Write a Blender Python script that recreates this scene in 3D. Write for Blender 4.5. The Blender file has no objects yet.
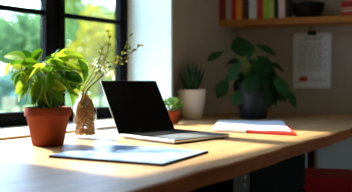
import bpy, math, random
from mathutils import Vector, Matrix
C = bpy.context.scene.collection
SC = bpy.context.scene
R = math.radians
random.seed(11)

# ------------------------------------------------------------------ camera
F, UH, VH = 520.0, 176.0, 80.0          # focal length in pixels, centre column, horizon row
CAMZ, DESK = 0.97, 0.75
cam_d = bpy.data.cameras.new('camera'); cam = bpy.data.objects.new('camera', cam_d); C.objects.link(cam)
cam.location = (0, 0, CAMZ); cam.rotation_euler = (R(90), 0, 0)
cam_d.sensor_width = 36; cam_d.lens = F/352*36
cam_d.shift_y = -(96-VH)/352
cam_d.clip_start = 0.05; cam_d.clip_end = 400
cam_d.dof.use_dof = True; cam_d.dof.focus_distance = 1.86; cam_d.dof.aperture_fstop = 2.3
SC.camera = cam

# ------------------------------------------------------------------ frames of reference
VPX = 391.0
dv = Vector((VPX, F, 0)).normalized()            # along the window wall, away from the viewer
ev = Vector((dv.y, -dv.x, 0))                    # from the window wall into the room
A0 = Vector((-176/F*(CAMZ-DESK)*F/59, (CAMZ-DESK)*F/59, 0))
def W(s, r, z=0.0): return A0 + dv*s + ev*r + Vector((0, 0, z))
def ray(u, v): return Vector(((u-UH)/F, 1.0, -(v-VH)/F))
CAMP = Vector((0, 0, CAMZ))
def at(u, v, z=DESK):                            # point of a horizontal plane
    k = ray(u, v); return CAMP + k*((z-CAMZ)/k.z)
def atY(u, v, Y): return CAMP + ray(u, v)*Y
GA = R(-18)
gv = Vector((math.cos(GA), math.sin(GA), 0))     # along the back wall
nv = Vector((math.sin(GA), -math.cos(GA), 0))    # back wall normal, into the room
ALC = -0.12
COR = W(1.961, ALC)                              # corner of window wall and back wall
def onback(u, v, off=0.0):
    k = ray(u, v); p0 = COR + nv*off
    return CAMP + k*((p0-CAMP).dot(nv)/k.dot(nv))

# ------------------------------------------------------------------ sun, sky, exposure
SUN_EL = R(48)
L = (ev*1.0 + dv*0.0).normalized()*math.cos(SUN_EL) + Vector((0, 0, -math.sin(SUN_EL)))
sd = bpy.data.lights.new('sun', 'SUN'); so = bpy.data.objects.new('sun', sd); C.objects.link(so)
sd.energy = 13.0; sd.angle = R(2.0); sd.color = (1.0, 0.91, 0.75)
so.rotation_euler = L.to_track_quat('-Z', 'Y').to_euler(); so.location = (-6, 6, 8)
wd = bpy.data.worlds.new('sky'); SC.world = wd; wd.use_nodes = True
nt = wd.node_tree; bg = nt.nodes['Background']
sky = nt.nodes.new('ShaderNodeTexSky'); sky.sky_type = 'NISHITA'; sky.sun_disc = False
sky.sun_elevation = SUN_EL; sky.sun_rotation = math.atan2(-L.x, -L.y)
sky.air_density = 1.0; sky.dust_density = 0.4; sky.ozone_density = 2.0
nt.links.new(sky.outputs[0], bg.inputs[0]); bg.inputs[1].default_value = 1.65
vs = SC.view_settings
vs.view_transform = 'Standard'; vs.look = 'None'; vs.gamma = 1.0; vs.use_curve_mapping = False
vs.exposure = 0.2
SC.cycles.use_denoising = True
SC.cycles.max_bounces = 10; SC.cycles.diffuse_bounces = 6; SC.cycles.transparent_max_bounces = 16
SC.cycles.sample_clamp_indirect = 6

# ------------------------------------------------------------------ materials
def srgb(h):
    h = h.lstrip('#'); o = []
    for i in (0, 2, 4):
        c = int(h[i:i+2], 16)/255
        o.append(c/12.92 if c <= .04045 else ((c+.055)/1.055)**2.4)
    return (*o, 1)
def newmat(name):
    m = bpy.data.materials.new(name); m.use_nodes = True
    return m, m.node_tree, m.node_tree.nodes['Principled BSDF']
def mat(name, c1, c2=None, rough=.5, scale=8, metal=0, spec=.5, stretch=(1, 1, 1), bump=0, rotz=0, coat=0):
    m, t, b = newmat(name)
    b.inputs['Roughness'].default_value = rough; b.inputs['Metallic'].default_value = metal
    b.inputs['Specular IOR Level'].default_value = spec; b.inputs['Coat Weight'].default_value = coat
    tc = t.nodes.new('ShaderNodeTexCoord'); mp = t.nodes.new('ShaderNodeMapping')
    mp.inputs['Scale'].default_value = stretch; mp.inputs['Rotation'].default_value = (0, 0, rotz)
    mp.vector_type = 'TEXTURE' if rotz else 'POINT'
    nz = t.nodes.new('ShaderNodeTexNoise'); nz.inputs['Scale'].default_value = scale; nz.inputs['Detail'].default_value = 5
    t.links.new(tc.outputs['Object'], mp.inputs[0]); t.links.new(mp.outputs[0], nz.inputs['Vector'])
    rp = t.nodes.new('ShaderNodeValToRGB')
    rp.color_ramp.elements[0].position = .3; rp.color_ramp.elements[1].position = .7
    rp.color_ramp.elements[0].color = srgb(c1); rp.color_ramp.elements[1].color = srgb(c2 or c1)
    t.links.new(nz.outputs['Fac'], rp.inputs[0]); t.links.new(rp.outputs[0], b.inputs['Base Color'])
    if bump:
        bp = t.nodes.new('ShaderNodeBump'); bp.inputs['Strength'].default_value = bump; bp.inputs['Distance'].default_value = .004
        t.links.new(nz.outputs['Fac'], bp.inputs['Height']); t.links.new(bp.outputs[0], b.inputs['Normal'])
    return m
def leafmat(name, c1, c2, c3, trans=.45, rough=.4, tboost=1.0):
    m, t, b = newmat(name)
    b.inputs['Roughness'].default_value = rough; b.inputs['Specular IOR Level'].default_value = .25
    g = t.nodes.new('ShaderNodeNewGeometry'); rp = t.nodes.new('ShaderNodeValToRGB')
    rp.color_ramp.elements[0].color = srgb(c1); rp.color_ramp.elements[1].color = srgb(c3)
    k = rp.color_ramp.elements.new(.5); k.color = srgb(c2)
    t.links.new(g.outputs['Random Per Island'], rp.inputs[0]); t.links.new(rp.outputs[0], b.inputs['Base Color'])
    tr = t.nodes.new('ShaderNodeBsdfTranslucent'); mx = t.nodes.new('ShaderNodeMixShader'); mx.inputs[0].default_value = trans
    hs = t.nodes.new('ShaderNodeHueSaturation'); hs.inputs['Value'].default_value = tboost; hs.inputs['Saturation'].default_value = 1.05
    t.links.new(rp.outputs[0], hs.inputs['Color']); t.links.new(hs.outputs[0], tr.inputs[0])
    t.links.new(b.outputs[0], mx.inputs[1]); t.links.new(tr.outputs[0], mx.inputs[2])
    t.links.new(mx.outputs[0], t.nodes['Material Output'].inputs[0])
    return m
def glassmat(name, tint=(1, 1, 1, 1), f0=.04, k=.6):
    m = bpy.data.materials.new(name); m.use_nodes = True; t = m.node_tree
    t.nodes.remove(t.nodes['Principled BSDF'])
    a = t.nodes.new('ShaderNodeBsdfTransparent'); a.inputs[0].default_value = tint
    g = t.nodes.new('ShaderNodeBsdfGlossy'); g.inputs['Roughness'].default_value = .03
    lw = t.nodes.new('ShaderNodeLayerWeight'); lw.inputs[0].default_value = .25
    mm = t.nodes.new('ShaderNodeMath'); mm.operation = 'MULTIPLY_ADD'; mm.inputs[1].default_value = k; mm.inputs[2].default_value = f0
    mx = t.nodes.new('ShaderNodeMixShader')
    t.links.new(lw.outputs['Facing'], mm.inputs[0]); t.links.new(mm.outputs[0], mx.inputs[0])
    t.links.new(a.outputs[0], mx.inputs[1]); t.links.new(g.outputs[0], mx.inputs[2])
    t.links.new(mx.outputs[0], t.nodes['Material Output'].inputs[0])
    return m
def woodmat(name, c1, c2, c3, rotz, rough=.35, plank=.0, coat=0.0):
    m, t, b = newmat(name)
    b.inputs['Roughness'].default_value = rough; b.inputs['Coat Weight'].default_value = coat; b.inputs['Coat Roughness'].default_value = .42; b.inputs['Specular IOR Level'].default_value = .35
    tc = t.nodes.new('ShaderNodeTexCoord'); mp = t.nodes.new('ShaderNodeMapping'); mp.vector_type = 'POINT'
    mp.inputs['Rotation'].default_value = (0, 0, -rotz)
    t.links.new(tc.outputs['Object'], mp.inputs[0])
    m2 = t.nodes.new('ShaderNodeMapping'); m2.inputs['Scale'].default_value = (1.2, 14, 14)
    t.links.new(mp.outputs[0], m2.inputs[0])
    nz = t.nodes.new('ShaderNodeTexNoise'); nz.inputs['Scale'].default_value = 2.2; nz.inputs['Detail'].default_value = 7; nz.inputs['Distortion'].default_value = .6
    t.links.new(m2.outputs[0], nz.inputs['Vector'])
    rp = t.nodes.new('ShaderNodeValToRGB'); e = rp.color_ramp.elements
    e[0].position = .28; e[0].color = srgb(c1); e[1].position = .75; e[1].color = srgb(c3)
    k = e.new(.5); k.color = srgb(c2)
    t.links.new(nz.outputs['Fac'], rp.inputs[0])
    out = rp.outputs[0]
    if plank:
        sx = t.nodes.new('ShaderNodeSeparateXYZ'); t.links.new(mp.outputs[0], sx.inputs[0])
        dvd = t.nodes.new('ShaderNodeMath'); dvd.operation = 'DIVIDE'; dvd.inputs[1].default_value = plank; t.links.new(sx.outputs['Y'], dvd.inputs[0])
        fl = t.nodes.new('ShaderNodeMath'); fl.operation = 'FLOOR'; t.links.new(dvd.outputs[0], fl.inputs[0])
        wn = t.nodes.new('ShaderNodeTexWhiteNoise'); wn.noise_dimensions = '1D'; t.links.new(fl.outputs[0], wn.inputs['W'])
        hs = t.nodes.new('ShaderNodeHueSaturation')
        mr = t.nodes.new('ShaderNodeMapRange'); mr.inputs[3].default_value = .86; mr.inputs[4].default_value = 1.1
        t.links.new(wn.outputs['Value'], mr.inputs[0]); t.links.new(mr.outputs[0], hs.inputs['Value']); t.links.new(out, hs.inputs['Color'])
        out = hs.outputs[0]
    t.links.new(out, b.inputs['Base Color'])
    bp = t.nodes.new('ShaderNodeBump'); bp.inputs['Strength'].default_value = .15; bp.inputs['Distance'].default_value = .002
    t.links.new(nz.outputs['Fac'], bp.inputs['Height']); t.links.new(bp.outputs[0], b.inputs['Normal'])
    return m
DA = math.atan2(dv.y, dv.x)
M = dict(
    wall=mat('plaster_beige', '#aa9d8e', '#b2a596', .85, 3, bump=.08),
    reveal=mat('plaster_white', '#d4e8ec', '#daecf0', .8, 3, bump=.05),
    cool_lit=mat('cool_lit_wall', '#c9d6e2', '#d2deea', .8, 4),  # cool light on the lower wall, put into the colour
    ceil=mat('ceiling_white', '#d8d4cc', rough=.9),
    floor=woodmat('floor_boards', '#3a2a20', '#4a3628', '#553e2e', DA, .45, .12),
    sill=mat('sill_paint', '#e6d9c2', '#ecdfc9', .5, 5),
    frame=mat('black_paint', '#060709', '#08090c', .65, 20, spec=.06),
    skylit_pale=mat('skylit_frame_and_sill', '#cfdfe8', '#d6e4ec', .45, 8),  # sky light on the frame's outer sides, put into the colour; also outside sill
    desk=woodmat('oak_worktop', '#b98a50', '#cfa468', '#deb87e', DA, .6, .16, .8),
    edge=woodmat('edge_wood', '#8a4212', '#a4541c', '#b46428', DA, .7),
    shelf=woodmat('shelf_oak', '#9a6028', '#b07434', '#c0843e', GA, .5),
    dwood=mat('walnut', '#4a2b18', '#5a3520', .5, 6, stretch=(1, 1, .1)),
    steel=mat('black_steel', '#0b0d0e', '#101214', .45, 20, metal=.3),
    bolt=mat('bolt_zinc', '#b8bdc0', rough=.3, metal=.9),
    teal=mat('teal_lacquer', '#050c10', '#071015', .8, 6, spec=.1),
    red=mat('red_leather', '#d4181f', '#de2027', .55, 30, bump=.15),
    terra=mat('terracotta', '#7c2e0a', '#90390f', .85, 14, bump=.12),
    soil=mat('soil', '#2a1c12', '#46301f', .95, 60, bump=.8),
    white=mat('glazed_white', '#f3ebe0', '#f6f0e6', .4, 6),
    dpot=mat('dark_blue_glaze', '#101c27', '#152430', .4, 8),
    alu=mat('aluminium', '#c9ccd0', '#cfd2d6', .32, 30, metal=.85),
    screen=mat('black_screen', '#030303', rough=.32, spec=.25),
    keys=mat('black_keys', '#0a0c10', '#0e1014', .7, 30, spec=.12),
    pad=mat('trackpad', '#b9bdc2', rough=.3, metal=.6),
    paper=mat('paper', '#eef1f4', '#f4f6f8', .7, 6),
    paper2=mat('paper_blue', '#cfdff0', '#e4eef8', .6, 5),
    note=mat('note_paper', '#e9eff8', '#eff4fb', .8, 9),
    ink=mat('ink', '#39465a', rough=.8),
    inkr=mat('red_ink', '#c0392f', rough=.8),
    dark=mat('charcoal', '#0c0d0f', '#111215', .7, 12, spec=.2),
    folder=mat('red_card', '#d03a2c', '#d84434', .5, 8),
    bark=mat('bark', '#4a3a2c', '#66513d', .9, 9, bump=.6),
    twig=mat('twig', '#221a0c', '#3a2c12', .8, 30),
    husk=leafmat('dried_husk', '#5e360e', '#b07a34', '#e2b668', .1, .8),
    glass=glassmat('clear_glass', (.98, .99, .985, 1), 0.03, .28),
    pane=glassmat('window_glass', (.98, .99, .99, 1), .02, .25),
    lawn=mat('lawn', '#587a3a', '#7c9a54', .9, .6, bump=.2),
    gwall=mat('pale_stone', '#a8b8c0', '#bccad0', .9, 1.5),
    pothos=leafmat('pothos_leaf', '#264c12', '#6a9426', '#b8c844', .5, .35, 1.3),
    petiole=mat('green_stem', '#5f7f2c', '#7d9a3a', .5, 30),
    aloe=leafmat('aloe_leaf', '#1a3a2c', '#244a38', '#2f5844', .06, .6),
    rubber=leafmat('dark_leaf', '#0e2c14', '#15401d', '#1e5026', .08, .6),
    herb=leafmat('herb_leaf', '#3f6a24', '#5a8a30', '#76a53e', .35, .5),
    sprig=leafmat('sprig_leaf', '#46561c', '#7d8028', '#b8a436', .4, .5, 1.1),
    t_green=leafmat('tree_green', '#3a6238', '#5c8650', '#86a870', .45, .6, 1.0), t_teal=leafmat('tree_teal', '#42685c', '#628a7c', '#8cae9c', .4, .6),
    t_dark=leafmat('tree_deep_green', '#2a4a2c', '#426a3c', '#5e884e', .4, .6),
    t_yel=leafmat('tree_yellow', '#7e7a10', '#a09818', '#bcb02c', .45, .6, 1.0),
    t_lime=leafmat('tree_lime', '#54742a', '#748e36', '#8ea04a', .45, .6, 1.0),
    inner=mat('page_edges', '#d9d2c2', '#cfc6b4', .8, 50),
)

# ------------------------------------------------------------------ mesh builder
class MB:
    def __init__(self): self.v = []; self.f = []
    def add(self, vs, fs):
        n = len(self.v); self.v += [Vector(p) for p in vs]; self.f += [tuple(i+n for i in f) for f in fs]; return self
    def box(self, c, size, X=Vector((1, 0, 0)), Y=None, Z=Vector((0, 0, 1))):
        X = Vector(X).normalized(); Z = Vector(Z).normalized(); Y = Vector(Y).normalized() if Y is not None else Z.cross(X)
        c = Vector(c); h = [s/2 for s in size]; vs = []
        for i in (-1, 1):
            for j in (-1, 1):
                for k in (-1, 1): vs.append(c + X*(i*h[0]) + Y*(j*h[1]) + Z*(k*h[2]))
        return self.add(vs, [(0, 1, 3, 2), (4, 6, 7, 5), (0, 4, 5, 1), (2, 3, 7, 6), (0, 2, 6, 4), (1, 5, 7, 3)])
    def prism(self, pts, z0, z1):
        n = len(pts); vs = [Vector((p[0], p[1], z0)) for p in pts] + [Vector((p[0], p[1], z1)) for p in pts]
        return self.add(vs, [tuple(range(n))[::-1], tuple(range(n, 2*n))] + [(i, (i+1) % n, (i+1) % n+n, i+n) for i in range(n)])
    def wbox(self, s0, s1, r0, r1, z0, z1):       # a box in window-wall coordinates
        return self.prism([W(s0, r0), W(s0, r1), W(s1, r1), W(s1, r0)][::-1], z0, z1)
    def lathe(self, c, prof, n=40, close=False):
        c = Vector(c); vs = []; fs = []
        for r, z in prof:
            for i in range(n):
                a = 2*math.pi*i/n; vs.append(c + Vector((r*math.cos(a), r*math.sin(a), z)))
        for k in range(len(prof)-1):
            for i in range(n):
                j = (i+1) % n; fs.append((k*n+i, k*n+j, (k+1)*n+j, (k+1)*n+i))
        if prof[0][0] > 1e-4: fs.append(tuple(range(n))[::-1])
        if close and prof[-1][0] > 1e-4: fs.append(tuple((len(prof)-1)*n+i for i in range(n)))
        return self.add(vs, fs)
    def tube(self, pts, r0, r1=None, n=7):
        pts = [Vector(p) for p in pts]; r1 = r0 if r1 is None else r1; vs = []; fs = []; m = len(pts)
        for k, p in enumerate(pts):
            t = (pts[min(k+1, m-1)] - pts[max(k-1, 0)]).normalized()
            a = t.cross(Vector((0.31, 0.87, 0.2))).normalized(); b = t.cross(a)
            r = r0 + (r1-r0)*k/(m-1)
            for i in range(n):
                q = 2*math.pi*i/n; vs.append(p + a*(r*math.cos(q)) + b*(r*math.sin(q)))
        for k in range(m-1):
            for i in range(n):
                j = (i+1) % n; fs.append((k*n+i, k*n+j, (k+1)*n+j, (k+1)*n+i))
        fs.append(tuple(range(n))[::-1]); fs.append(tuple((m-1)*n+i for i in range(n)))
        return self.add(vs, fs)
    def leaf(self, base, d, nrm, ln, wd, droop=.4, fold=.18, heart=True, rows=7):
        d = Vector(d).normalized(); nrm = Vector(nrm); side = d.cross(nrm)
        if side.length < 1e-3: side = d.cross(Vector((.3, .5, .8)))
        side.normalize(); up = side.cross(d).normalized(); p = Vector(base); vs = []; fs = []
        prof = [.35, .85, 1.0, .92, .74, .46, .02] if heart else [.12, .55, .85, 1.0, .88, .55, .02]
        for k in range(rows):
            a = -droop*k/(rows-1)*1.6
            dd = d*math.cos(a) + up*math.sin(a); uu = up*math.cos(a) - d*math.sin(a)
            if k: p = p + dd*(ln/(rows-1))
            w = wd*.5*prof[k]
            for j in (-1, -.5, 0, .5, 1):
                back = -dd*(ln*.1*abs(j)*(1 if k == 0 and heart else 0))
                vs.append(p + side*(w*j) + uu*(abs(j)*w*fold*2 - (j*j)*w*.15) + back)
        for k in range(rows-1):
            for j in range(4):
                a = k*5+j; fs.append((a, a+1, a+6, a+5))
        return self.add(vs, fs)
    def build(self, name, m, parent=None, smooth=False, bevel=0, seg=2, subsurf=0, solid=0):
        me = bpy.data.meshes.new(name); o = bpy.data.objects.new(name, me); C.objects.link(o)
        off = parent_loc(parent) if parent else Vector((0, 0, 0))
        me.from_pydata([tuple(p-off) for p in self.v], [], self.f); me.update()
        me.materials.append(m)
        if smooth:
            for p in me.polygons: p.use_smooth = True
        if parent: o.parent = parent
        if solid:
            x = o.modifiers.new('solid', 'SOLIDIFY'); x.thickness = solid; x.offset = -1
        if bevel:
            x = o.modifiers.new('bevel', 'BEVEL'); x.width = bevel; x.segments = seg; x.limit_method = 'ANGLE'; x.angle_limit = R(40)
        if subsurf:
            x = o.modifiers.new('sub', 'SUBSURF'); x.levels = subsurf; x.render_levels = subsurf
        return o
def parent_loc(p):
    l = Vector(p.location)
    while p.parent: p = p.parent; l += Vector(p.location)
    return l
def tag(o, label, cat, group=None, kind=None):
    o['label'] = label; o['category'] = cat
    if group: o['group'] = group
    if kind: o['kind'] = kind
    return o
def thing(name, loc, label, cat, group=None):
    o = bpy.data.objects.new(name, None); C.objects.link(o); o.location = loc; o.empty_display_size = .05
    return tag(o, label, cat, group)
def struct(o): o['kind'] = 'structure'; return o
def smooth_path(pts, n=6):
    pts = [Vector(p) for p in pts]; out = []
    P = [pts[0]*2-pts[1]] + pts + [pts[-1]*2-pts[-2]]
    for i in range(1, len(P)-2):
        for k in range(n):
            t = k/n; a, b, c, d = P[i-1:i+3]
            out.append(.5*((2*b) + (c-a)*t + (2*a-5*b+4*c-d)*t*t + (3*b-a-3*c+d)*t**3))
    return out + [pts[-1]]

# ------------------------------------------------------------------ room shell
CEIL = 2.6
WIN0, WIN1, ZS, ZH = -0.36, 1.047, 0.752, 2.21       # opening in the window wall
WP = -0.309                                          # inner face of the window frame
RO = -0.385                                           # outside face of the wall
b = MB()
b.wbox(-3.2, WIN0, RO, 0, 0, CEIL)
b.wbox(WIN0, WIN1, RO, 0, 0, ZS)
b.wbox(WIN0, WIN1, RO, 0, ZH, CEIL)
b.wbox(1.062, 2.3, RO, ALC, 0, CEIL)
struct(b.build('wall_left', M['wall']))
struct(MB().wbox(WIN1, 1.062, RO, 0, 0, CEIL).build('trim_1', M['reveal']))        # white pier closing the window bay
BEND = COR + gv*2.5
struct(MB().prism([COR - gv*.3, BEND + gv*.2, BEND + gv*.2 - nv*.2, COR - gv*.3 - nv*.2][::-1], 0, CEIL).build('wall_back', M['wall']))
RN = W(-3.2, 0); RF = W(-3.2, 3.6)
struct(MB().prism([RN - ev*.3, RF + ev*.2, RF + ev*.2 - dv*.2, RN - ev*.3 - dv*.2], 0, CEIL).build('wall_rear', M['wall']))
# right wall, with a low opening added to let in cool fill
rdir = (BEND - RF).normalized(); rn = Vector((rdir.y, -rdir.x, 0)); RL = (BEND-RF).length
T0, T1 = RL-.95, RL-.4
Z20, Z21 = .06, .85
def RW(t, o): return RF + rdir*t + rn*o
b = MB()
for t0, t1, z0, z1 in ((-.2, T0, 0, CEIL), (T1, RL+.2, 0, CEIL), (T0, T1, 0, Z20), (T0, T1, Z21, CEIL)):
    b.prism([RW(t0, 0), RW(t1, 0), RW(t1, .2), RW(t0, .2)][::-1], z0, z1)
struct(b.build('wall_right', M['wall']))
fl = [W(-3.5, -.6), W(-3.5, 3.9), BEND + gv*.5 - nv*.3, COR - nv*.5 - gv*.5]
struct(MB().prism(fl, -.12, 0).build('floor', M['floor']))
struct(MB().prism(fl, CEIL, CEIL+.12).build('ceiling', M['ceil']))
# baseboards
struct(MB().prism([COR + gv*.05, BEND, BEND + nv*.015, COR + gv*.05 + nv*.015], 0, .09).build('baseboard_back', M['reveal'], bevel=.003))

struct(MB().prism([COR + gv*.01 + nv*.0005, BEND + nv*.0005, BEND + nv*.006, COR + gv*.01 + nv*.006], .09, DESK-.05).build('cool_lit_panel', M['cool_lit']))   # added panel, its pale blue stands in for cool light on the wall
# window_1: black two-light casement with one glazing bar per light
w1 = bpy.data.objects.new('window_1', None); C.objects.link(w1); w1.location = W(.45, WP-.03, ZS); w1['kind'] = 'structure'
ZF0 = .760
def frame_bars(r0, r1, dz):
    q = MB()
    q.wbox(WIN0, WIN1, r0, r1, ZF0, .788-dz); q.wbox(WIN0, WIN1, r0, r1, 2.165, ZH)
    q.wbox(WIN0, WIN0+.035, r0, r1, .788-dz, 2.165); q.wbox(WIN1-.035, WIN1, r0, r1, .788-dz, 2.165)
    q.wbox(.495, .539, r0, r1, .788-dz, 2.165)
    return q
frame_bars(WP-.035, WP, 0).build('window_frame', M['frame'], w1, bevel=.002)
frame_bars(WP-.065, WP-.0355, 0).build('outer_frame', M['skylit_pale'], w1, bevel=.002)  # pale tone imitates sky light along the frame's depth
for (s0, s1) in ((WIN0+.035, .495), (.539, WIN1-.035)):
    q = MB(); r0, r1 = WP-.035, WP+.010; sw = .038
    q.wbox(s0, s0+sw, r0, r1, .788, 2.165); q.wbox(s1-sw, s1, r0, r1, .788, 2.165)
    q.wbox(s0+sw, s1-sw, r0, r1, .788, .824); q.wbox(s0+sw, s1-sw, r0, r1, 2.128, 2.165)
    sash = q.build('sash', M['frame'], w1, bevel=.003)
    q = MB(); q.wbox(s0+sw, s1-sw, r0+.01, r1-.012, 1.281, 1.305)
    q.build('glazing_bar', M['frame'], sash, bevel=.002)
    MB().wbox(s0+sw, s1-sw, WP-.024, WP-.020, .824, 2.128).build('glass_pane', M['pane'], sash)
q = MB(); q.wbox(.512, .518, WP+.012, WP+.03, .98, 1.0); q.wbox(.508, .522, WP+.03, WP+.042, .90, 1.0)
struct(MB().wbox(WIN0+.002, WIN1-.002, WP-.002, .035, ZS+.0005, ZF0).build('trim_2', M['sill'], bevel=.003))   # inside sill board
struct(MB().wbox(WIN0-.02, WIN1+.02, RO-.05, WP-.068, ZS-.02, ZS+.004).build('trim_3', M['skylit_pale']))            # outside sill

# unseen low window, added for cool fill on the lower back wall
w2 = bpy.data.objects.new('fill_window', None); C.objects.link(w2); w2.location = RW((T0+T1)/2, .1) + Vector((0, 0, Z20)); w2['kind'] = 'structure'
def rbox(q, t0, t1, o0, o1, z0, z1): return q.prism([RW(t0, o0), RW(t1, o0), RW(t1, o1), RW(t0, o1)][::-1], z0, z1)
q = MB(); TM = (T0+T1)/2
rbox(q, T0, T1, .08, .14, Z20, Z20+.06); rbox(q, T0, T1, .08, .14, Z21-.06, Z21)
for t in (T0, TM-.03, T1-.06): rbox(q, t, t+.06, .08, .14, Z20+.06, Z21-.06)
q.build('window_frame', M['frame'], w2)
for ta, tb in ((T0+.06, TM-.03), (TM+.03, T1-.06)): rbox(MB(), ta, tb, .108, .112, Z20+.06, Z21-.06).build('glass_pane', M['pane'], w2)

# ------------------------------------------------------------------ desk
def front_r(s): return .975 - .0562*s
ft = []
for i in range(61):
    s = -1.0 + (2.288+1.0)*i/60
    ft.append(W(s, front_r(s) + .004*math.sin(s*9) + .003*math.sin(s*23+1)))
out = [W(-1.0, .004), W(1.066, .004), W(1.066, ALC+.004), W(1.952, ALC+.004)]
pts = ft[::-1]
poly = out + [COR + gv*1.03 + nv*.004] + pts
desk = thing('desk', W(.5, .5, 0), 'long oak worktop desk running along the window wall to the back wall', 'desk')
area = sum(poly[i].x*poly[(i+1) % len(poly)].y - poly[(i+1) % len(poly)].x*poly[i].y for i in range(len(poly)))
if area < 0: poly = poly[::-1]
MB().prism(poly, DESK-.042, DESK).build('tabletop', M['desk'], desk, bevel=.004)
def steel_leg(s0, s1, r0, r1):
    lg = MB().wbox(s0, s1, r0, r1, .0, DESK-.043).build('leg', M['steel'], desk, bevel=.003)
    return lg
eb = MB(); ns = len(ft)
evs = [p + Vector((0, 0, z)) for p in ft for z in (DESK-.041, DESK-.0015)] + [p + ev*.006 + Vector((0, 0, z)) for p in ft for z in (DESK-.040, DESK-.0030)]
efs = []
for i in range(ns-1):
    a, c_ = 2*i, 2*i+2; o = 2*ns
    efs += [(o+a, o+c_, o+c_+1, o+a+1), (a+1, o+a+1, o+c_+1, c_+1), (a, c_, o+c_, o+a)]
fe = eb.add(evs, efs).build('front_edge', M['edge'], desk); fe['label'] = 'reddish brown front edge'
lg = steel_leg(.345, .46, .76, .80)
for v in (177, 185):
    k = ray(244, v); p0 = W(0, .80); P = CAMP + k*((p0-CAMP).dot(ev)/k.dot(ev))
    n = 14; vs = [P + ev*o + (dv*math.cos(2*math.pi*i/n) + Vector((0, 0, 1))*math.sin(2*math.pi*i/n))*rr for o, rr in ((-.001, .0065), (.004, .0065), (.006, .004)) for i in range(n)]
    fs = [(k2*n+i, k2*n+(i+1) % n, (k2+1)*n+(i+1) % n, (k2+1)*n+i) for k2 in range(2) for i in range(n)] + [tuple(range(2*n, 3*n))]
    o = MB().add(vs, fs).build('bolt', M['bolt'], lg); o['label'] = 'pale round bolt head'
lw = MB().wbox(1.69, 1.735, .495, .54, 0, DESK-.043).build('leg', M['dwood'], desk, bevel=.004); lw['label'] = 'brown square wooden leg'
steel_leg(-.9, -.79, .76, .80)

# cabinet under the desk
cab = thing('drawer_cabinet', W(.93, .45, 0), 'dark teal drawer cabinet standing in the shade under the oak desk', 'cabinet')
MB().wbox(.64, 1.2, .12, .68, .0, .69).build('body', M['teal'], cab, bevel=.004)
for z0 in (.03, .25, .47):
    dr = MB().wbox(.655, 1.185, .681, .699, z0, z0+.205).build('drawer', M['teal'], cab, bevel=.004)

# stool with red cushion
sc_ = Vector((.755, 2.745, 0)); sX = Vector((math.cos(R(-12)), math.sin(R(-12)), 0)); sY = Vector((-sX.y, sX.x, 0))
st = thing('stool', (sc_.x, sc_.y, 0), 'stool with a thick dark red cushion tucked under the desk', 'stool')
def sxy(a, c_): return sc_ + sY*a + sX*c_
q = MB(); q.box(Vector((sc_.x, sc_.y, .425)), (.40, .36, .11), sX, sY)
q.build('cushion', M['red'], st, bevel=.028, seg=5)
MB().box(Vector((sc_.x, sc_.y, .355)), (.36, .32, .04), sX, sY).build('seat_frame', M['dwood'], st, bevel=.004)
for a in (-.13, .13):
    for c_ in (-.15, .15):
        p = sxy(a, c_); MB().tube([p + Vector((0, 0, 0)), p + Vector((0, 0, .335))], .014, .019, 10).build('leg', M['dwood'], st)

# ------------------------------------------------------------------ shelf on the back wall
SHZ0, SHZ1 = 1.320, 1.359
SHP = W(1.705, ALC)                                  # front left corner on the side wall
sdep = (COR - SHP).dot(-nv)
k0 = (SHP-COR).dot(gv)
def SH(t, dep, z=0): return COR + nv*dep + gv*t + Vector((0, 0, z))       # t along the wall, dep out from it
off = (SHP - COR).dot(nv)
shelf = tag(MB().prism([SHP + gv*.004, SHP + gv*1.5, SH(k0+1.5, .003), SH(.006, .003)], SHZ0, SHZ1).build('wall_shelf', M['shelf'], bevel=.003),
            'wooden wall shelf holding books and a black bowl above the desk', 'shelf')
FR = off - .012
def tsh(u, dep=None):                                # distance along the shelf at image column u, on a plane dep from wall
    dep = FR if dep is None else dep
    k = ray(u, 20); p0 = COR + nv*dep
    P = CAMP + k*((p0-CAMP).dot(nv)/k.dot(nv)); return (P-COR).dot(gv)
books = [
    (219.0, 225.6, '#7a141c', 'dark maroon upright book at the left end of the shelf', .235),
    (226.0, 231.0, '#a59c94', 'pale grey upright book between maroon and red books', .21),
    (231.4, 235.8, '#c01f24', 'slim bright red upright book left of the orange one', .22),
    (236.2, 241.8, '#e0962a', 'orange-yellow upright book on the wall shelf', .215),
    (242.2, 245.0, '#6a1c22', 'thin wine-red book just right of the orange book', .225),
    (245.4, 248.8, '#3a2530', 'thin dark plum book left of the light blue book', .2),
    (249.2, 256.4, '#bcd0de', 'light blue-grey upright book on the wall shelf', .24),
    (256.8, 262.2, '#b01c22', 'red upright book between light blue and lime green books', .22),
    (262.6, 268.4, '#94ba34', 'lime green upright book beside the red book', .23),
    (268.8, 273.6, '#a8c46a', 'pale green upright book left of a black book', .21),
    (274.0, 277.8, '#121214', 'black upright book between pale green and pinkish white books', .235),
    (278.2, 284.6, '#d8c4c8', 'pinkish white upright book near the right end of the row', .225),
    (285.0, 288.4, '#18181b', 'black upright book closing the row beside the black bowl', .215),
]
bdep = .17
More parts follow.
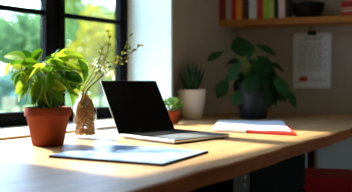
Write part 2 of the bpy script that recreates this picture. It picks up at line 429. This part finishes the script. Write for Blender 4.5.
for i, (u0, u1, col, lab, hh) in enumerate(books):
    t0, t1 = tsh(u0), tsh(u1)
    f0 = FR - .004*((i*7) % 3)
    def P(t, dd): return SH(t, dd)
    root = thing('book', SH((t0+t1)/2, f0-bdep/2, SHZ1), lab, 'book', 'upright books on the wall shelf')
    mc = mat('cover_%d' % i, col, rough=.55)
    th = min(.003, (t1-t0)*.12); z0, z1 = SHZ1+.0006, SHZ1+hh
    q = MB()
    q.prism([P(t0, f0-bdep), P(t0+th, f0-bdep), P(t0+th, f0), P(t0, f0)][::-1], z0, z1)
    q.prism([P(t1-th, f0-bdep), P(t1, f0-bdep), P(t1, f0), P(t1-th, f0)][::-1], z0, z1)
    q.prism([P(t0+th, f0-th), P(t1-th, f0-th), P(t1-th, f0), P(t0+th, f0)][::-1], z0, z1)
    q.build('cover', mc, root)
    MB().prism([P(t0+th, f0-bdep+.005), P(t1-th, f0-bdep+.005), P(t1-th, f0-th), P(t0+th, f0-th)][::-1], z0+.002, z1-.005).build('pages', M['inner'], root)

bd = off - .105
bt = tsh(308.5, bd)
bc = SH(bt, bd, SHZ1)
bowl = thing('bowl', bc, 'wide black bowl on the shelf right of the upright books', 'bowl')
pr = [(.0, .0006), (.062, .0006), (.068, .006), (.088, .03), (.097, .06), (.099, .084), (.101, .092), (.098, .094), (.092, .086), (.075, .04), (.05, .014), (0, .012)]
MB().lathe(bc, pr, 48).build('body', M['dark'], bowl, smooth=True)
MB().lathe(bc, [(.099, .083), (.1005, .084), (.1015, .092), (.1005, .0945), (.099, .092)], 48).build('rim', M['dark'], bowl, smooth=True)
for j, (z0, hh, lab) in enumerate(((SHZ1+.0006, .036, 'red book lying flat on the shelf, under another red book'), (SHZ1+.0376, .05, 'red book lying on top of a red book, right of the bowl'))):
    t0 = tsh(340.5 + j*.6); t1 = t0+.20; f0 = FR-.002
    root = thing('book', SH((t0+t1)/2, f0-.08, z0), lab, 'book', 'red books lying flat on the shelf')
    mc = mat('flat_cover_%d' % j, '#9a1420', rough=.5); q = MB()
    for a, c_ in ((0, .003), (hh-.003, hh)):
        q.prism([SH(t0, f0-.15), SH(t1, f0-.15), SH(t1, f0), SH(t0, f0)][::-1], z0+a, z0+c_)
    q.prism([SH(t0, f0-.003), SH(t1, f0-.003), SH(t1, f0), SH(t0, f0)][::-1], z0+.003, z0+hh-.003)
    q.build('cover', mc, root)
    MB().prism([SH(t0+.002, f0-.145), SH(t1-.004, f0-.145), SH(t1-.004, f0-.003), SH(t0+.002, f0-.003)][::-1], z0+.003, z0+hh-.003).build('pages', M['inner'], root)
    zz = z0+hh-.012
    MB().prism([SH(t0+.004, f0), SH(t1-.004, f0), SH(t1-.004, f0+.0006), SH(t0+.004, f0+.0006)][::-1], z0+(.026 if j == 0 else .006), z0+(.032 if j == 0 else .010)).build('spine_band', M['inner'], root)

# note pinned to the back wall
p00 = onback(293, 88, .004); p10 = onback(331.5, 89, .004); pz1 = onback(294, 33, .004).z
nt0 = (p00-COR).dot(gv); nt1 = (p10-COR).dot(gv); nz0, nz1 = p00.z, pz1
nz0 = onback(293, 88.5, .004).z
note = thing('wall_note', SH((nt0+nt1)/2, .004, nz0), 'white sheet of handwritten notes hanging from a clip on back wall', 'note')
q = MB(); vs = []; fs = []; NX, NZ = 8, 12
for j in range(NZ+1):
    for i in range(NX+1):
        a, c_ = i/NX, j/NZ
        o = .004 + .010*(1-c_)**2 + .003*math.sin(a*3.1+.3)*(1-c_) + .004*a*(1-c_)
        vs.append(SH(nt0+(nt1-nt0)*a + .004*(c_-.5), o, nz0+(nz1-nz0)*c_))
for j in range(NZ):
    for i in range(NX): fs.append((j*(NX+1)+i, j*(NX+1)+i+1, (j+1)*(NX+1)+i+1, (j+1)*(NX+1)+i))
q.add(vs, fs).build('sheet', M['note'], note, smooth=True, solid=.0006)
def npt(a, c_, lift=.0012):
    o = .004 + .010*(1-c_)**2 + .003*math.sin(a*3.1+.3)*(1-c_) + .004*a*(1-c_)
    return SH(nt0+(nt1-nt0)*a + .004*(c_-.5), o+lift, nz0+(nz1-nz0)*c_)
def scribble(rows, name, m, amp=.006, w=.004):
    rnd = random.Random(5); q = MB()
    for (c_, a0, a1) in rows:
        a = a0
        while a < a1:
            wl = min(rnd.uniform(.05, .14), a1-a); n = max(3, int(wl/.014))
            for k in range(n):
                x0 = a+wl*k/n; x1 = a+wl*(k+1)/n
                y0 = c_ + amp*rnd.uniform(-1, 1); y1 = c_ + amp*rnd.uniform(-1, 1)
                q.add([npt(x0, y0), npt(x1, y1), npt(x1, y1+w), npt(x0, y0+w)], [(0, 1, 2, 3)])
            a += wl + rnd.uniform(.02, .04)
    return q.build(name, m, note)
scribble([(.90, .3, .78), (.865, .25, .7)], 'heading', M['ink'], .012, .016)
scribble([(.80-.043*i, .14, .86 - (i % 3)*.07) for i in range(12)], 'handwriting', M['ink'], .008, .010)
scribble([(.165, .46, .84), (.13, .46, .88)], 'handwriting', M['ink'], .006, .010)
MB().add([npt(.17, .13), npt(.38, .13), npt(.39, .215), npt(.18, .21)], [(0, 1, 2, 3)]).build('stamp', M['inkr'], note)
cl = thing('bulldog_clip', SH((nt0+nt1)/2, .006, nz1-.01), 'small black clip holding the top of the white wall note', 'clip')
cm = (nt0+nt1)/2
def cbox(q, t0, t1, o0, o1, z0, z1): return q.prism([SH(t0, o0), SH(t1, o0), SH(t1, o1), SH(t0, o1)][::-1], z0, z1)
cbox(MB(), cm-.030, cm+.030, .0085, .019, nz1-.018, nz1+.010).build('jaw', M['dark'], cl, bevel=.002)
MB().tube([SH(cm-.012, .013, nz1+.006), SH(cm-.010, .014, nz1+.036), SH(cm+.008, .014, nz1+.036), SH(cm+.012, .013, nz1+.006)], .003, .003, 6).build('handle', M['dark'], cl)

# ------------------------------------------------------------------ pots and plants
def pot_profile(rt, rb, h, rim, rimh, th=.006):
    return [(rb*.9, 0.0), (rb, .003), (rt-rim-.001, h-rimh), (rt-.001, h-rimh+.001), (rt, h-rimh+.004), (rt, h-.003), (rt-.002, h), (rt-th, h), (rt-th-.001, h-.004), (rt-th-.004, h-.03), (0, h-.032)]
# 1. pothos in terracotta pot
pc = at(48, 145); pc.z = DESK+.0005
PY = pc.y
pot = thing('potted_plant', pc, 'leafy yellow-green plant in a large terracotta pot near the window', 'plant')
PH = .128
pr = pot_profile(.078, .052, PH, .006, .030)
body = MB().lathe(pc, pr, 56).build('pot', M['terra'], pot, smooth=False, bevel=0)
for p in body.data.polygons: p.use_smooth = True
MB().lathe(pc, [(.0, PH-.018), (.066, PH-.018), (.069, PH-.022), (.060, PH-.028)], 32).build('soil', M['soil'], pot, smooth=True)
leaves = [  # tip direction in the image plane plus depth, leaf centre (u, v, depth offset), length
    (14, 57, -.02, -.9, .25, .2, .090), (36, 58, .02, .1, .9, .1, .078), (70, 56, .0, .75, .35, -.3, .095),
    (83, 70, -.03, .55, -.8, -.2, .088), (60, 54, .04, .2, .6, .2, .07), (25, 70, .03, -.7, -.1, -.4, .085),
    (47, 68, -.05, .1, .3, -.8, .085), (33, 74, -.06, -.4, -.4, -.6, .085), (62, 72, -.05, .5, -.3, -.6, .085),
    (48, 82, -.07, .1, -.8, -.5, .085), (22, 86, -.03, -.5, -.8, -.2, .075), (68, 88, -.03, .25, -.95, -.2, .09),
    (40, 90, -.06, -.2, -.9, -.4, .08), (58, 92, -.05, .15, -.95, -.3, .085), (8, 66, .03, -.8, -.4, .2, .07),
    (78, 60, .05, .9, .1, .3, .085), (30, 62, .06, -.3, .6, .6, .08), (52, 60, .06, .2, .7, .5, .08),
    (18, 78, .05, -.8, -.3, .3, .075), (74, 80, .04, .6, -.5, .4, .085), (42, 76, .03, .0, .5, .4, .08),
    (28, 94, -.02, -.4, -.9, .1, .065), (72, 98, .0, .4, -.8, .1, .07), (36, 84, .03, -.3, -.5, .5, .085),
    (56, 80, .05, .4, -.3, .6, .085), (64, 64, .02, .4, .5, .1, .08), (45, 98, -.05, 0, -.9, -.3, .075),
    (18, 64, .0, -.6, .4, -.5, .08), (56, 66, -.03, .3, .4, -.6, .08), (38, 66, -.02, -.3, .5, -.5, .08),
]
fo = MB(); stm = MB(); rnd = random.Random(3)
extra = []
for k in range(46):
    a = rnd.uniform(0, 2*math.pi); q_ = rnd.uniform(.25, 1)**.5
    u = 44 + 34*q_*math.cos(a); v = 76 + 24*q_*math.sin(a); dy = rnd.uniform(-.07, .07)
    dx = (u-44)/34 + rnd.uniform(-.5, .5); dz = (70-v)/30 + rnd.uniform(-.5, .4)
    extra.append((u, v, dy, dx, dz, rnd.uniform(-.6, .5), rnd.uniform(.045, .066)))
for (u, v, dy, dx, dz, dd, ln) in [(*l[:6], l[6]*.80) for l in leaves] + extra:
    c = atY(u, v, PY+dy); d = Vector((dx, dd, dz)).normalized()
    base = c - d*(ln*.5)
    nrm = Vector((rnd.uniform(-.9, .9), rnd.uniform(-1, .1), .7 + rnd.uniform(-.4, .4)))
    fo.leaf(base, d, nrm, ln*1.08, ln*rnd.uniform(.55, .75), rnd.uniform(.1, .6), rnd.uniform(.2, .5))
    root = pc + Vector((rnd.uniform(-.04, .04), rnd.uniform(-.04, .04), PH-.02))
    mid = (root+base)/2 + Vector(((base.x-root.x)*-.2, 0, .02))
    stm.tube(smooth_path([root, mid, base + d*.004], 5), .0020, .0013, 6)
fo.build('foliage', M['pothos'], pot, smooth=True)
stm.build('stems', M['petiole'], pot, smooth=True)

# 2. small herb in terracotta pot
hc = at(172, 124); hc = Vector((hc.x, hc.y, DESK+.0005))
hp = thing('potted_herb', hc, 'small round green plant in a little terracotta pot behind the laptop', 'plant')
MB().lathe(hc, pot_profile(.043, .031, .068, .004, .018, .004), 40).build('pot', M['terra'], hp, smooth=True)
MB().lathe(hc, [(0, .058), (.036, .058), (.037, .052), (.03, .045)], 24).build('soil', M['soil'], hp, smooth=True)
fo = MB(); stm = MB(); rnd = random.Random(8)
for i in range(150):
    th = rnd.uniform(0, 2*math.pi); ph = math.acos(rnd.uniform(-.15, 1)); rr = .05*rnd.uniform(.65, 1.0)
    n = Vector((math.sin(ph)*math.cos(th), math.sin(ph)*math.sin(th), math.cos(ph)*.85))
    p = hc + Vector((0, 0, .085)) + n*rr
    d = (n + Vector((rnd.uniform(-.6, .6), rnd.uniform(-.6, .6), rnd.uniform(-.2, .5)))).normalized()
    fo.leaf(p, d, n + Vector((0, 0, .3)), .017, .012, .5, .15)
    if i % 6 == 0: stm.tube([hc + Vector((n.x*.012, n.y*.012, .056)), hc + Vector((n.x*.03, n.y*.03, .075)), p], .0011, .0008, 5)
fo.build('foliage', M['herb'], hp, smooth=True); stm.build('stems', M['petiole'], hp)

# 3. aloe in white ceramic pot
ac = atY(192, 100, 2.95); ac = Vector((ac.x, ac.y, DESK+.0005))
ap = thing('potted_aloe', ac, 'spiky dark green succulent in a white ceramic pot by the wall', 'plant')
H = .166
MB().lathe(ac, [(.05, 0), (.055, .003), (.066, .05), (.074, .1), (.079, H-.004), (.0785, H), (.073, H), (.072, H-.01), (.068, H-.028), (0, H-.03)], 48).build('pot', M['white'], ap, smooth=True)
MB().lathe(ac, [(0, H-.018), (.069, H-.018), (.0705, H-.022), (.06, H-.028)], 32).build('soil', M['soil'], ap, smooth=True)
fo = MB(); rnd = random.Random(4)
for i in range(13):
    th = i*2.4; tilt = .12 + .60*(i/12); ln = .185 - .05*(i/12) + rnd.uniform(-.01, .01)
    d0 = Vector((math.cos(th)*math.sin(tilt), math.sin(th)*math.sin(tilt), math.cos(tilt)))
    s0 = Vector((-math.sin(th), math.cos(th), 0)); n0 = d0.cross(s0)
    base = ac + Vector((math.cos(th)*.018, math.sin(th)*.018, H-.02)); vs = []; fs = []
    prof = [(.0, .55), (.2, .9), (.4, 1.0), (.6, .82), (.8, .5), (.93, .22), (1, .02)]
    for t, w in prof:
        cc = base + d0*(ln*t) + n0*(-.02*t*t)*-1
        for k in range(6):
            a = 2*math.pi*k/6; vs.append(cc + s0*(math.cos(a)*.0165*w) + n0*(math.sin(a)*.006*w))
    for r_ in range(len(prof)-1):
        for k in range(6): fs.append((r_*6+k, r_*6+(k+1) % 6, (r_+1)*6+(k+1) % 6, (r_+1)*6+k))
    fs.append(tuple(range(6))[::-1]); fs.append(tuple((len(prof)-1)*6+k for k in range(6)))
    fo.add(vs, fs)
fo.build('foliage', M['aloe'], ap, smooth=True)

# 4. large leaved plant in dark blue pot
bcx = atY(253, 100, 2.98); bc4 = Vector((bcx.x, bcx.y, DESK+.0005)); BY = 2.98
bp_ = thing('potted_houseplant', bc4, 'large dark green leafy houseplant in a dark blue pot before back wall', 'plant')
H = .205
MB().lathe(bc4, [(.072, 0), (.076, .003), (.082, .08), (.0875, H-.004), (.087, H), (.081, H), (.08, H-.012), (.076, H-.03), (0, H-.032)], 48).build('pot', M['dpot'], bp_, smooth=True)
MB().lathe(bc4, [(0, H-.02), (.077, H-.02), (.0785, H-.024), (.07, H-.03)], 32).build('soil', M['soil'], bp_, smooth=True)
big = [  # centre, depth, direction, length, width
    (215, 55, -.02, -.85, -.35, -.2, .115, .060), (242, 47, -.04, -.1, .85, -.1, .125, .15), (267, 48, .0, .8, -.25, -.2, .14, .058),
    (266, 62, -.05, .7, -.5, -.3, .13, .075), (234, 70, -.05, -.6, -.6, -.3, .13, .07), (222, 88, .0, -.55, -.8, -.1, .13, .085),
    (276, 80, -.04, .6, -.75, -.2, .15, .085), (292, 98, .0, .5, -.85, .0, .13, .06), (262, 84, -.09, .3, -.85, -.4, .12, .075),
    (247, 84, -.09, -.15, -.9, -.4, .10, .07), (232, 60, .04, -.6, .2, .4, .12, .065), (252, 62, .05, .1, .8, .5, .13, .075),
    (278, 66, .06, .8, -.2, .4, .13, .075), (236, 84, .03, -.6, -.5, .4, .12, .075), (282, 92, -.02, .5, -.8, -.2, .13, .075),
    (270, 98, -.07, .3, -.9, -.2, .11, .07), (256, 72, -.06, .2, .2, -.9, .12, .08), (244, 74, -.02, -.3, .2, -.8, .12, .08),
    (262, 73, .05, .5, .3, .6, .12, .08), (228, 76, .06, -.8, -.1, .5, .11, .07), (268, 72, -.02, .6, .0, -.6, .12, .08),
    (250, 52, .02, .3, .9, .1, .10, .05),
]
fo = MB(); stm = MB(); rnd = random.Random(6)
for k in range(24):
    a = rnd.uniform(-2.6, .9); q_ = rnd.uniform(.3, 1)
    u = 256 + 34*q_*math.sin(a+1.2 if k % 2 else -a*.4); v = rnd.uniform(66, 100)
    dx = (u-256)/34 + rnd.uniform(-.3, .3)
    big.append((u, v, rnd.uniform(-.10, .06), dx, rnd.uniform(-1, -.1), rnd.uniform(-.6, .3), rnd.uniform(.11, .15), rnd.uniform(.055, .08)))
for (u, v, dy, dx, dz, dd, ln, w) in big:
    c = atY(u, v, BY+dy); d = Vector((dx, dd, dz)).normalized(); base = c - d*(ln*.48)
    fo.leaf(base, d, Vector((rnd.uniform(-.3, .3), -.7, .7)), ln, w, rnd.uniform(.15, .45), .12, heart=False)
    root = bc4 + Vector((rnd.uniform(-.03, .03), rnd.uniform(-.03, .03), H-.022))
    mid = root*.45 + base*.55 + Vector((-(base.x-root.x)*.25, 0, .05))
    stm.tube(smooth_path([root, mid, base + d*.004], 5), .0045, .0025, 6)
fo.build('foliage', M['rubber'], bp_, smooth=True); stm.build('stems', M['petiole'], bp_, smooth=True)

# ------------------------------------------------------------------ bottle vase with sprigs
vc = at(85, 138); vc = Vector((vc.x, vc.y, DESK+.0005)); VY = vc.y
vase = thing('bottle_vase', vc, 'clear glass bottle vase full of brown husks beside the terracotta pot', 'vase')
VH_ = .172
outp = [(.041, 0), (.045, .003), (.046, .012), (.0455, .100), (.0435, .118), (.038, .134), (.029, .147), (.0205, .156), (.0195, .165), (.0215, VH_)]
inp = [(.0198, VH_), (.0176, .164), (.0185, .1555), (.0268, .146), (.0357, .133), (.0412, .117), (.0432, .100), (.0437, .014), (0, .010)]
MB().lathe(vc, outp + inp, 48).build('bottle', M['glass'], vase, smooth=True)
MB().lathe(vc, [(.0198, VH_-.004), (.0222, VH_-.004), (.0235, VH_-.001), (.0222, VH_+.002), (.0198, VH_+.001)], 32).build('lip', M['glass'], vase, smooth=True)
q = MB(); rnd = random.Random(21)
def rin(z):
    for (r0, z0), (r1, z1) in zip(outp, outp[1:]):
        if z0 <= z <= z1: return r0 + (r1-r0)*(z-z0)/(z1-z0+1e-9) - .0050
    return .012
for i in range(1900):
    z = rnd.uniform(.016, .160) if i > 300 else rnd.uniform(.0145, .03); rm = max(rin(z)-.0045, .005); rr = rm*math.sqrt(rnd.uniform(.35, 1)); a = rnd.uniform(0, 2*math.pi)
    c = vc + Vector((rr*math.cos(a), rr*math.sin(a), z))
    X = Vector((rnd.gauss(0, 1), rnd.gauss(0, 1), rnd.gauss(0, 1))).normalized(); Z = X.orthogonal().normalized()
    l_, w_, t_ = rnd.uniform(.010, .015), rnd.uniform(.005, .008), rnd.uniform(.002, .004); Yv = Z.cross(X)
    q.add([c+X*l_*.5, c-X*l_*.5, c+Yv*w_*.5, c-Yv*w_*.5, c+Z*t_*.7, c-Z*t_*.7],
          [(0, 2, 4), (2, 1, 4), (1, 3, 4), (3, 0, 4), (2, 0, 5), (1, 2, 5), (3, 1, 5), (0, 3, 5)])
hk = q.build('dried_husks', M['husk']); tag(hk, 'brown dried husks filling the clear glass bottle vase', 'husks', kind='stuff')
sprigs = [
    ([(84, 93, 0), (97, 74, .0), (106, 57, -.01), (110, 36, -.02)], 'tall yellow-budded sprig rising straightest from the glass bottle vase', 1),
    ([(86, 93, 0), (105, 74, .02), (120, 60, .03), (127, 40, .03)], 'sprig with olive leaves at its tip crossing the dark window frame', 0),
    ([(87, 93, 0), (106, 73, -.01), (126, 57, -.02), (141, 45, -.03)], 'sprig leaning furthest right, its tip against the white window reveal', 0),
    ([(83, 93, 0), (91, 76, .02), (99, 60, .04), (103, 46, .05)], 'yellowish sprig just left of the tallest one in the vase', 1),
    ([(82, 93, 0), (78, 84, .0), (74, 75, .01), (70, 66, .02)], 'short sprig leaning left towards the terracotta potted plant', 0),
    ([(86, 93, 0), (97, 81, .02), (107, 70, .03), (116, 64, .03)], 'short low sprig ending left of the dark window frame', 1),
]
for pts, lab, yel in sprigs:
    P = [atY(u, v, VY+dy) for (u, v, dy) in pts]
    inside = vc + Vector(((P[0].x-vc.x)*.3, (P[0].y-vc.y)*.3, .10))
    P[0] = Vector((vc.x + max(-.010, min(.010, P[0].x-vc.x)), vc.y, vc.z+VH_+.004))
    path = smooth_path([inside] + P, 7)
    root = thing('sprig', inside, lab, 'sprig', 'budding sprigs in the bottle vase')
    stm = MB(); stm.tube(path, .0018, .0011, 6); lf = MB(); n = len(path)
    rnd = random.Random(len(lab))
    for k in range(int(n*.42), n):
        if rnd.random() < (.9 if k > n*.6 else .45):
            p = path[k]; t = (path[min(k+1, n-1)] - path[k-1]).normalized()
            sd_ = Vector((rnd.uniform(-1, 1), rnd.uniform(-1, 1), rnd.uniform(-.4, .8))).normalized()
            tip = p + (t*.6+sd_).normalized()*rnd.uniform(.008, .02)
            stm.tube([p, (p+tip)/2 + Vector((0, 0, .001)), tip], .0008, .0006, 5)
            for m_ in range(3 if yel else 2):
                d = (tip-p).normalized() + Vector((rnd.uniform(-.8, .8), rnd.uniform(-.8, .8), rnd.uniform(-.6, .6)))
                lf.leaf(tip, d, Vector((rnd.uniform(-1, 1), -1, .5)), rnd.uniform(.011, .018), rnd.uniform(.006, .0095), .3, .15)
    stm.build('stem', M['twig'], root, smooth=True); lf.build('foliage', M['sprig'], root, smooth=True)

# ------------------------------------------------------------------ laptop
lp = at(119, 138); lp.z = DESK
la = Vector((.7, .714, 0)).normalized(); lb = Vector((la.y, -la.x, 0))
LWd, LDp = .302, .295
lap = thing('laptop', lp + la*(LWd/2) + lb*(LDp/2), 'open silver laptop with a blank black screen on the desk', 'laptop')
def LP(a, b_, z=0): return lp + la*a + lb*b_ + Vector((0, 0, z))
base = MB().prism([LP(0, 0), LP(0, LDp), LP(LWd, LDp), LP(LWd, 0)], DESK+.0035, DESK+.0155).build('base', M['alu'], lap, bevel=.004, seg=3)
q = MB(); q.prism([LP(.014, .018), LP(.014, .150), LP(LWd-.014, .150), LP(LWd-.014, .018)], DESK+.0155, DESK+.0161)
kb = q.build('keyboard', M['keys'], base)
q = MB()
rows = 6; kh = .128/rows
for r_ in range(rows):
    x = .017; y0 = .020 + r_*kh
    widths = [1]*13 if r_ < 4 else ([1.6]+[1]*10+[1.6] if r_ == 4 else [1, 1, 1, 1.3, 5, 1.3, 1, 1, 1])
    tot = sum(widths); kw = (LWd-.034)/tot
    for w_ in widths:
        q.prism([LP(x+.001, y0+.001), LP(x+.001, y0+kh-.001), LP(x+kw*w_-.001, y0+kh-.001), LP(x+kw*w_-.001, y0+.001)], DESK+.0161, DESK+.0176); x += kw*w_
q.build('keys', M['keys'], base)
MB().prism([LP(.105, .165), LP(.105, LDp-.014), LP(LWd-.105, LDp-.014), LP(LWd-.105, .165)], DESK+.0155, DESK+.0159).build('trackpad', M['pad'], base)
for a in (.02, LWd-.02):
    for b_ in (.02, LDp-.02):
        p = LP(a, b_); MB().lathe(Vector((p.x, p.y, DESK+.0004)), [(.006, 0), (.007, .001), (.007, .0035)], 14, True).build('foot', M['dark'], base)
ldir = (Vector((0, 0, .207)) - lb*.118); LH = ldir.length; ldir.normalize(); lnn = la.cross(ldir) ; lnn.normalize()
if lnn.dot(lb) < 0: lnn = -lnn
h0 = LP(LWd/2, .002, .0105)
lid = MB().box(h0 + ldir*(LH/2) - lnn*.0022, (LWd, LH, .0052), la, ldir, lnn).build('lid', M['alu'], lap, bevel=.0022, seg=3)
MB().box(h0 + ldir*(LH/2+.001) + lnn*.0006, (LWd-.004, LH-.005, .0008), la, ldir, lnn).build('screen', M['screen'], lid)
MB().tube([LP(.05, .001, .0125), LP(LWd-.05, .001, .0125)], .0045, .0045, 12).build('hinge', M['dark'], lap, smooth=True)

# ------------------------------------------------------------------ magazine in front, papers behind
m0, m1, m2 = at(48, 158), at(163, 167), at(209, 153)
mx_ = (m1-m0); my_ = (m2-m1)
mag = thing('magazine', (m0+m2)/2, 'glossy blue and white magazine lying in front of the laptop', 'magazine')
def MG(a, b_, z): p = m0 + mx_*a + my_*b_; return Vector((p.x, p.y, DESK+z))
def sheet(fn, zf, th, nx=14, ny=10, x0=0, x1=1, y0=0, y1=1):
    q = MB(); vs = []; fs = []
    for j in range(ny+1):
        for i in range(nx+1):
            a = x0+(x1-x0)*i/nx; b_ = y0+(y1-y0)*j/ny; vs.append(fn(a, b_, zf(a, b_)))
    N = len(vs); vs += [p - Vector((0, 0, th)) for p in vs]
    ix = lambda i, j: j*(nx+1)+i
    for j in range(ny):
        for i in range(nx):
            fs.append((ix(i, j), ix(i+1, j), ix(i+1, j+1), ix(i, j+1))); fs.append((ix(i, j)+N, ix(i, j+1)+N, ix(i+1, j+1)+N, ix(i+1, j)+N))
    for i in range(nx):
        fs.append((ix(i, 0), ix(i, 0)+N, ix(i+1, 0)+N, ix(i+1, 0))); fs.append((ix(i, ny), ix(i+1, ny), ix(i+1, ny)+N, ix(i, ny)+N))
    for j in range(ny):
        fs.append((ix(0, j), ix(0, j+1), ix(0, j+1)+N, ix(0, j)+N)); fs.append((ix(nx, j), ix(nx, j)+N, ix(nx, j+1)+N, ix(nx, j+1)))
    return q.add(vs, fs)
mc, t, b_ = newmat('magazine_cover')
b_.inputs['Roughness'].default_value = .3
tc = t.nodes.new('ShaderNodeTexCoord'); nz = t.nodes.new('ShaderNodeTexNoise'); nz.inputs['Scale'].default_value = 7; nz.inputs['Detail'].default_value = 3
rp = t.nodes.new('ShaderNodeValToRGB'); e = rp.color_ramp.elements
e[0].position = .36; e[0].color = srgb('#5f86b4'); e[1].position = .66; e[1].color = srgb('#d0dcea'); k = e.new(.48); k.color = srgb('#8cabd0')
t.links.new(tc.outputs['Object'], nz.inputs['Vector']); t.links.new(nz.outputs['Fac'], rp.inputs[0]); t.links.new(rp.outputs[0], b_.inputs['Base Color'])
sheet(MG, lambda a, c_: .0066, .0060, x0=.005, x1=.995, y0=.005, y1=.995).build('pages', M['dark'], mag)
sheet(MG, lambda a, c_: .0078 + .0012*math.sin(a*5)*c_, .0009, x1=.985, y0=.02).build('cover', mc, mag, smooth=False)

p0, p1, p2, p3 = at(213, 131.5), at(296, 136), at(286, 124.5), at(219, 122.5)
def FD(a, c_, z): p = (p0*(1-a)+p1*a)*(1-c_) + (p3*(1-a)+p2*a)*c_; return Vector((p.x, p.y, DESK+z))
tag(sheet(FD, lambda a, c_: .0105, .0098, x0=.425).build('folder', M['folder'], bevel=.001), 'thin red folder lying on the desk under a pale blue sheet', 'folder')
tag(sheet(FD, lambda a, c_: .0122 + .001*math.sin(a*6), .0108, x0=-.01, x1=.42, y0=-.01, y1=1.0).build('paper_stack', M['paper'], bevel=.0005),
    'low stack of white papers lying beside the red folder', 'papers')
tag(sheet(FD, lambda a, c_: .0142 + .004*max(0, a-.6)*c_ + .0012*math.sin(a*9), .0007, x0=.30, x1=.955, y0=.04, y1=1.02).build('paper_sheet', M['paper2']),
    'pale blue sheet lying across the red folder', 'paper')

# ------------------------------------------------------------------ garden outside
GZ = -.4
def gpt(u, Y): p = CAMP + ray(u, VH)*Y; return Vector((p.x, p.y, GZ))
lw_ = MB().prism([W(-60, -.9), W(-60, -90), W(140, -90), W(140, -.9)], GZ-.1, GZ).build('lawn', M['lawn']); lw_['kind'] = 'structure'
def tree(u, v, Y, rx, rz, m, lab, n=2600, seed=1, size=.2, name='tree', trunk=True, cat='tree'):
    rnd = random.Random(seed); c = atY(u, v, Y); base = Vector((c.x, c.y, GZ))
    root = thing(name, base, lab, cat, 'trees in the garden beyond the window' if cat == 'tree' else 'shrubs in the garden beyond the window')
    q = MB()
    blobs = [(Vector((rnd.gauss(0, .45)*rx, rnd.gauss(0, .45)*rx, rnd.gauss(0, .45)*rz)), rnd.uniform(.3, .55)) for _ in range(16)]
    for i in range(n):
        o, s = blobs[i % len(blobs)]
        d = Vector((rnd.gauss(0, 1), rnd.gauss(0, 1), rnd.gauss(0, 1))).normalized()*rnd.uniform(.5, 1)**.5*s
        p = c + o + Vector((d.x*rx, d.y*rx, d.z*rz))
        if p.z < GZ+.05: continue
        X = Vector((rnd.gauss(0, 1), rnd.gauss(0, 1), rnd.gauss(0, 1))).normalized(); Yv = X.orthogonal().normalized(); Zv = X.cross(Yv)
        a = size*rnd.uniform(.6, 1.2)
        q.add([p-X*a*.5, p+Yv*a*.28+Zv*a*.08, p+X*a*.5, p-Yv*a*.28+Zv*a*.08], [(0, 1, 2, 3)])
    q.build('crown', m, root)
    tk = MB(); h = c.z - GZ
    tk.tube([base, base + Vector((.05, 0, h*.5)), c + Vector((0, 0, rz*.2))], .05+.03*rx, .03, 9)
    for i in range(5):
        o, s = blobs[i]; tk.tube([c - Vector((0, 0, rz*.3)), c + o*.6], .03+.01*rx, .015, 6)
    tk.build('trunk', M['bark'], root)
tree(10, 40, 22, 1.6, 1.7, M['t_green'], 'pale green tree in the left window light, behind the potted plant', 5000, 1, .22)
tree(42, 56, 30, 2.2, 2.6, M['t_dark'], 'deeper green tree seen on both sides of the central window mullion', 6000, 2, .26)
tree(100, 50, 20, 1.15, 1.4, M['t_yel'], 'bright yellow tree in the right window light behind the sprigs', 3000, 3, .2)
tree(76, 10, 38, 2.6, 2.2, M['t_lime'], 'lime green tree at the upper left of right window light', 5000, 4, .3)
tree(88, 84, 25, 1.8, .9, M['t_green'], 'low light green bush below the yellow tree', 3600, 5, name='garden_shrub', cat='shrub')
tree(20, 90, 15, .9, .5, M['t_teal'], 'low blue-green bush under the pale green tree', 3600, 6, .14, name='garden_shrub', cat='shrub')
tree(112, 40, 48, 4.2, 4.2, M['t_dark'], 'distant deep green tree at the right end of right window light', 6000, 7, .4)
tree(24, 24, 66, 6.0, 6.0, M['t_teal'], 'distant blue-green tree topping the left window light', 7000, 8, .4)
tree(66, 50, 92, 6.5, 7.0, M['t_green'], 'farthest light green tree between the lime and yellow trees', 6000, 9, .5)
